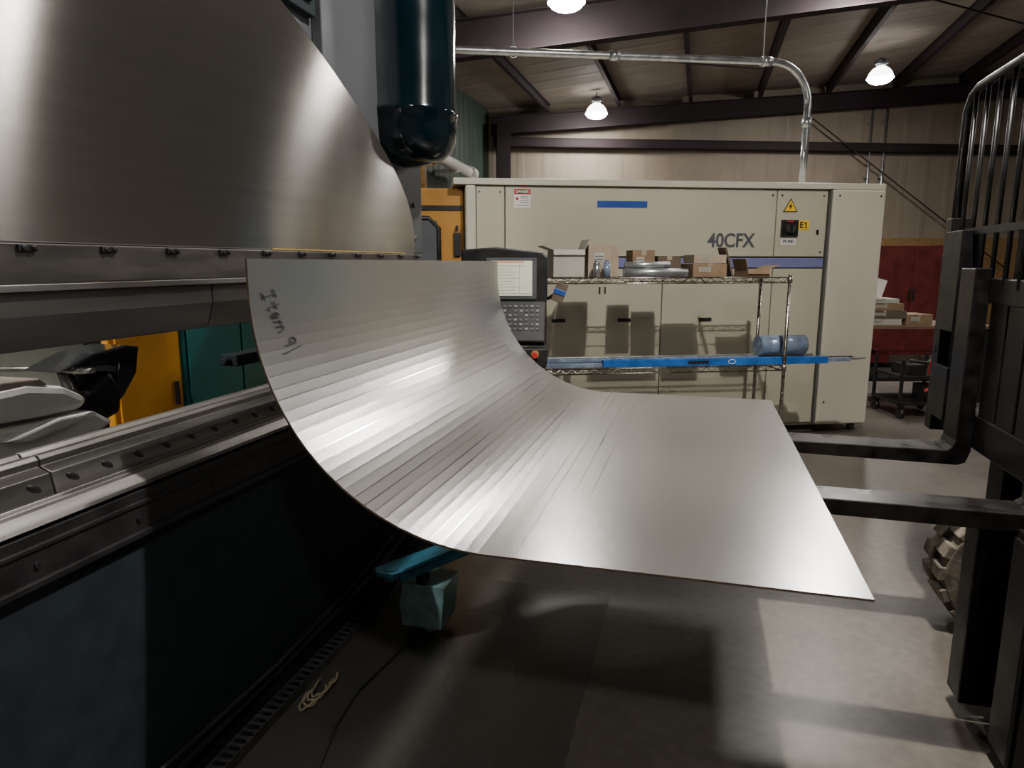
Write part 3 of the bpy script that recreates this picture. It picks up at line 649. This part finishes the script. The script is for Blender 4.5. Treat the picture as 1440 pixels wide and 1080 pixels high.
tube(bm,[(1.13,ya,1.5),(1.13,ya,z1-.10),(1.13,ya+.03,z1-.02),(1.13,ya+.10,z1),(1.13,yb-.12,z1),(1.13,yb-.05,z1-.02),(1.13,yb,z1-.08),(1.13,yb,1.5)],.020,10)
box(bm,1.12,1.14,ya,yb,z0,z0+.03)
i=1
while ya+.13*i < yb-.03:
    y=ya+.13*i; cyl(bm,(1.13,y,1.5),(1.13,y,z1-.02),.010,seg=8); i+=1
for y in (2.0,3.4): box(bm,1.12,1.16,y,y+.07,1.5,1.65)
build('load_backrest', bm, FORKB, parent=fk)
def wheel(bx,y0,y1,r):
    bm = B(); cyl(bm,(bx,y0,r),(bx,y1,r),r-.025,seg=40); ym=(y0+y1)/2
    for i in range(16):
        for s,yy in ((0,y0+.002),(.5,ym+.004)):
            rot=Matrix.Rotation(-(2*math.pi*(i+s)/16),3,'Y')
            box(bm,bx+r-.05,bx+r,yy,yy+(y1-y0)/2-.006,r-.032,r+.032,0,rot,(bx,0,r))
    w = build('wheel', bm, RUBBER, parent=fk, bevel=.007)
    bm = B(); cyl(bm,(bx,y0-.01,r),(bx,y0+.02,r),r*.5); cyl(bm,(bx,y0-.03,r),(bx,y0,r),r*.2); build('hub', bm, FORKB, parent=w)
wheel(1.33,3.15,3.38,.275); wheel(1.37,2.10,2.19,.275)
wheel(3.0,3.2,3.42,.275); wheel(3.0,2.12,2.34,.275)
bm = B(); prism(bm,[(1.42,.25),(3.3,.25),(3.45,.5),(3.45,1.15),(2.8,1.25),(2.0,1.2),(1.7,1.55),(1.42,1.5)],'y',2.4,3.14); build('truck_body', bm, FORKB, parent=fk, bevel=.03)
bm = B()
for y in (2.45,3.10): tube(bm,[(1.5,y,1.45),(1.6,y,2.15),(2.9,y,2.2),(3.2,y,1.1)],.03,8)
for i in range(7): tube(bm,[(1.65+.2*i,2.45,2.17),(1.65+.2*i,3.10,2.17)],.018,8)
build('overhead_guard', bm, FORKB, parent=fk)

# ---------------------------------------------------------------- right background
wk = root('workbench', (4.45,8.1,0), FI, 'cluttered dark steel workbench near the end wall', 'workbench')
bm = B(); box(bm,3.95,5.5,7.75,8.5,.86,.90); build('worktop', bm, WOOD, parent=wk, bevel=.004)
for x in (3.98,5.42):
    for y in (7.78,8.42):
        bm = B(); box(bm,x,x+.05,y,y+.05,0,.86); build('leg', bm, BLACK, parent=wk)
bm = B(); box(bm,3.98,5.46,7.8,8.45,.25,.28); build('shelf', bm, BLACK, parent=wk)
for i,(x0,x1,z,h,m,lab) in enumerate([(4.02,4.45,.902,.07,WHITEB,'stack of white paper on the workbench'),(4.0,4.5,.975,.09,CARDD,'flat dark box on a paper stack'),(4.05,4.46,1.068,.08,CARD,'brown carton on stacked boxes'),(4.5,4.8,.902,.12,CARD,'brown carton on the workbench'),(4.06,4.4,1.152,.05,WHITEB,'flat white box on top of stack')]):
    closedbox('storage_box',x0,x1,7.8,8.15,z,h,m,lab,FI)
bm = B(); box(bm,4.18,4.30,7.95,7.98,1.205,1.42,0,Matrix.Rotation(R(15),3,'Y')); build('clipboard', bm, WHITEP, FI, label='white clipboard propped up on boxes', category='clipboard')
for i,(x0,x1,y0,z,h,m,lab) in enumerate([(4.05,4.5,7.85,.282,.16,DSTEEL,'dark steel bin under the workbench'),(4.55,4.95,7.85,.282,.22,CARDD,'dark carton under the workbench'),(4.05,4.4,7.9,.45,.12,RED,'dark red parts tray under the workbench')]):
    bm = B(); t=.008; x1_=x1; y1_=y0+.4
    box(bm,x0,x1,y0,y1_,z,z+t); box(bm,x0,x0+t,y0,y1_,z,z+h); box(bm,x1-t,x1,y0,y1_,z,z+h); box(bm,x0,x1,y0,y0+t,z,z+h*.8); box(bm,x0,x1,y1_-t,y1_,z,z+h)
    build('parts_bin', bm, m, FI, label=lab, category='bin')
ct = root('utility_cart', (4.3,7.2,0), FI, 'low dark steel cart on casters loaded with parts', 'cart')
bm = B(); box(bm,4.02,4.6,6.95,7.5,.42,.45); box(bm,4.02,4.6,6.95,7.5,.14,.17)
for x in (4.02,4.57):
    for y in (6.95,7.47): box(bm,x,x+.03,y,y+.03,.1,.62)
box(bm,4.1,4.3,7.0,7.3,.45,.56); box(bm,4.35,4.5,7.05,7.3,.17,.33)
tube(bm,[(4.15,7.05,.6),(4.3,7.0,.58),(4.45,7.1,.64)],.02,8)
build('frame', bm, BLACK, parent=ct, bevel=.004)
bm = B(); box(bm,4.32,4.42,6.93,7.0,.46,.60); tube(bm,[(4.25,6.92,.30),(4.37,6.9,.36),(4.5,6.92,.33)],.018,8); build('clamp_tool', bm, REDS, parent=ct, bevel=.005)
for x in (4.06,4.56):
    for y in (6.98,7.47):
        bm = B(); cyl(bm,(x-.02,y,.05),(x+.02,y,.05),.05); box(bm,x-.025,x+.025,y-.02,y+.02,.05,.14); build('caster', bm, BLACK, parent=ct)
rcab = root('storage_cabinet', (6.9,12.3,0), FI, 'dark red metal storage cabinet against the end wall', 'cabinet')
bm = B(); box(bm,6.2,7.7,12.0,12.7,0,1.9); build('body', bm, RED, parent=rcab, bevel=.01)
for x in (6.24,6.96):
    bm = B(); box(bm,x,x+.70,11.985,12.0,.08,1.85); build('door', bm, RED, parent=rcab, bevel=.004)
bm = B(); box(bm,6.9,6.92,11.965,11.985,.95,1.15); box(bm,6.98,7.0,11.965,11.985,.95,1.15); build('handle', bm, BLACK, parent=rcab)
rc2 = root('storage_cabinet', (9.2,11.3,0), FI, 'blue metal cabinet standing near the end wall', 'cabinet')
bm = B(); box(bm,8.6,9.9,11.0,11.7,0,2.1); build('body', bm, BLUEARM, parent=rc2, bevel=.01)
bm = B(); box(bm,8.64,9.24,10.985,11.0,.1,2.05); build('door', bm, BLUEARM, parent=rc2, bevel=.004)
bm = B(); box(bm,9.27,9.86,10.985,11.0,.1,2.05); build('door', bm, BLUEARM, parent=rc2, bevel=.004)

# ---------------------------------------------------------------- camera, world
cam = bpy.data.cameras.new('camera'); cam.lens = 24; cam.sensor_width = 36; cam.clip_end = 100
co = bpy.data.objects.new('camera', cam); S.collection.objects.link(co)
co.location = (0,0,1.6); co.rotation_euler = (R(90-10.04),0,0)
S.camera = co
w = bpy.data.worlds.new('world'); S.world = w; w.use_nodes = True
w.node_tree.nodes['Background'].inputs[0].default_value = (.25,.24,.22,1); w.node_tree.nodes['Background'].inputs[1].default_value = .2
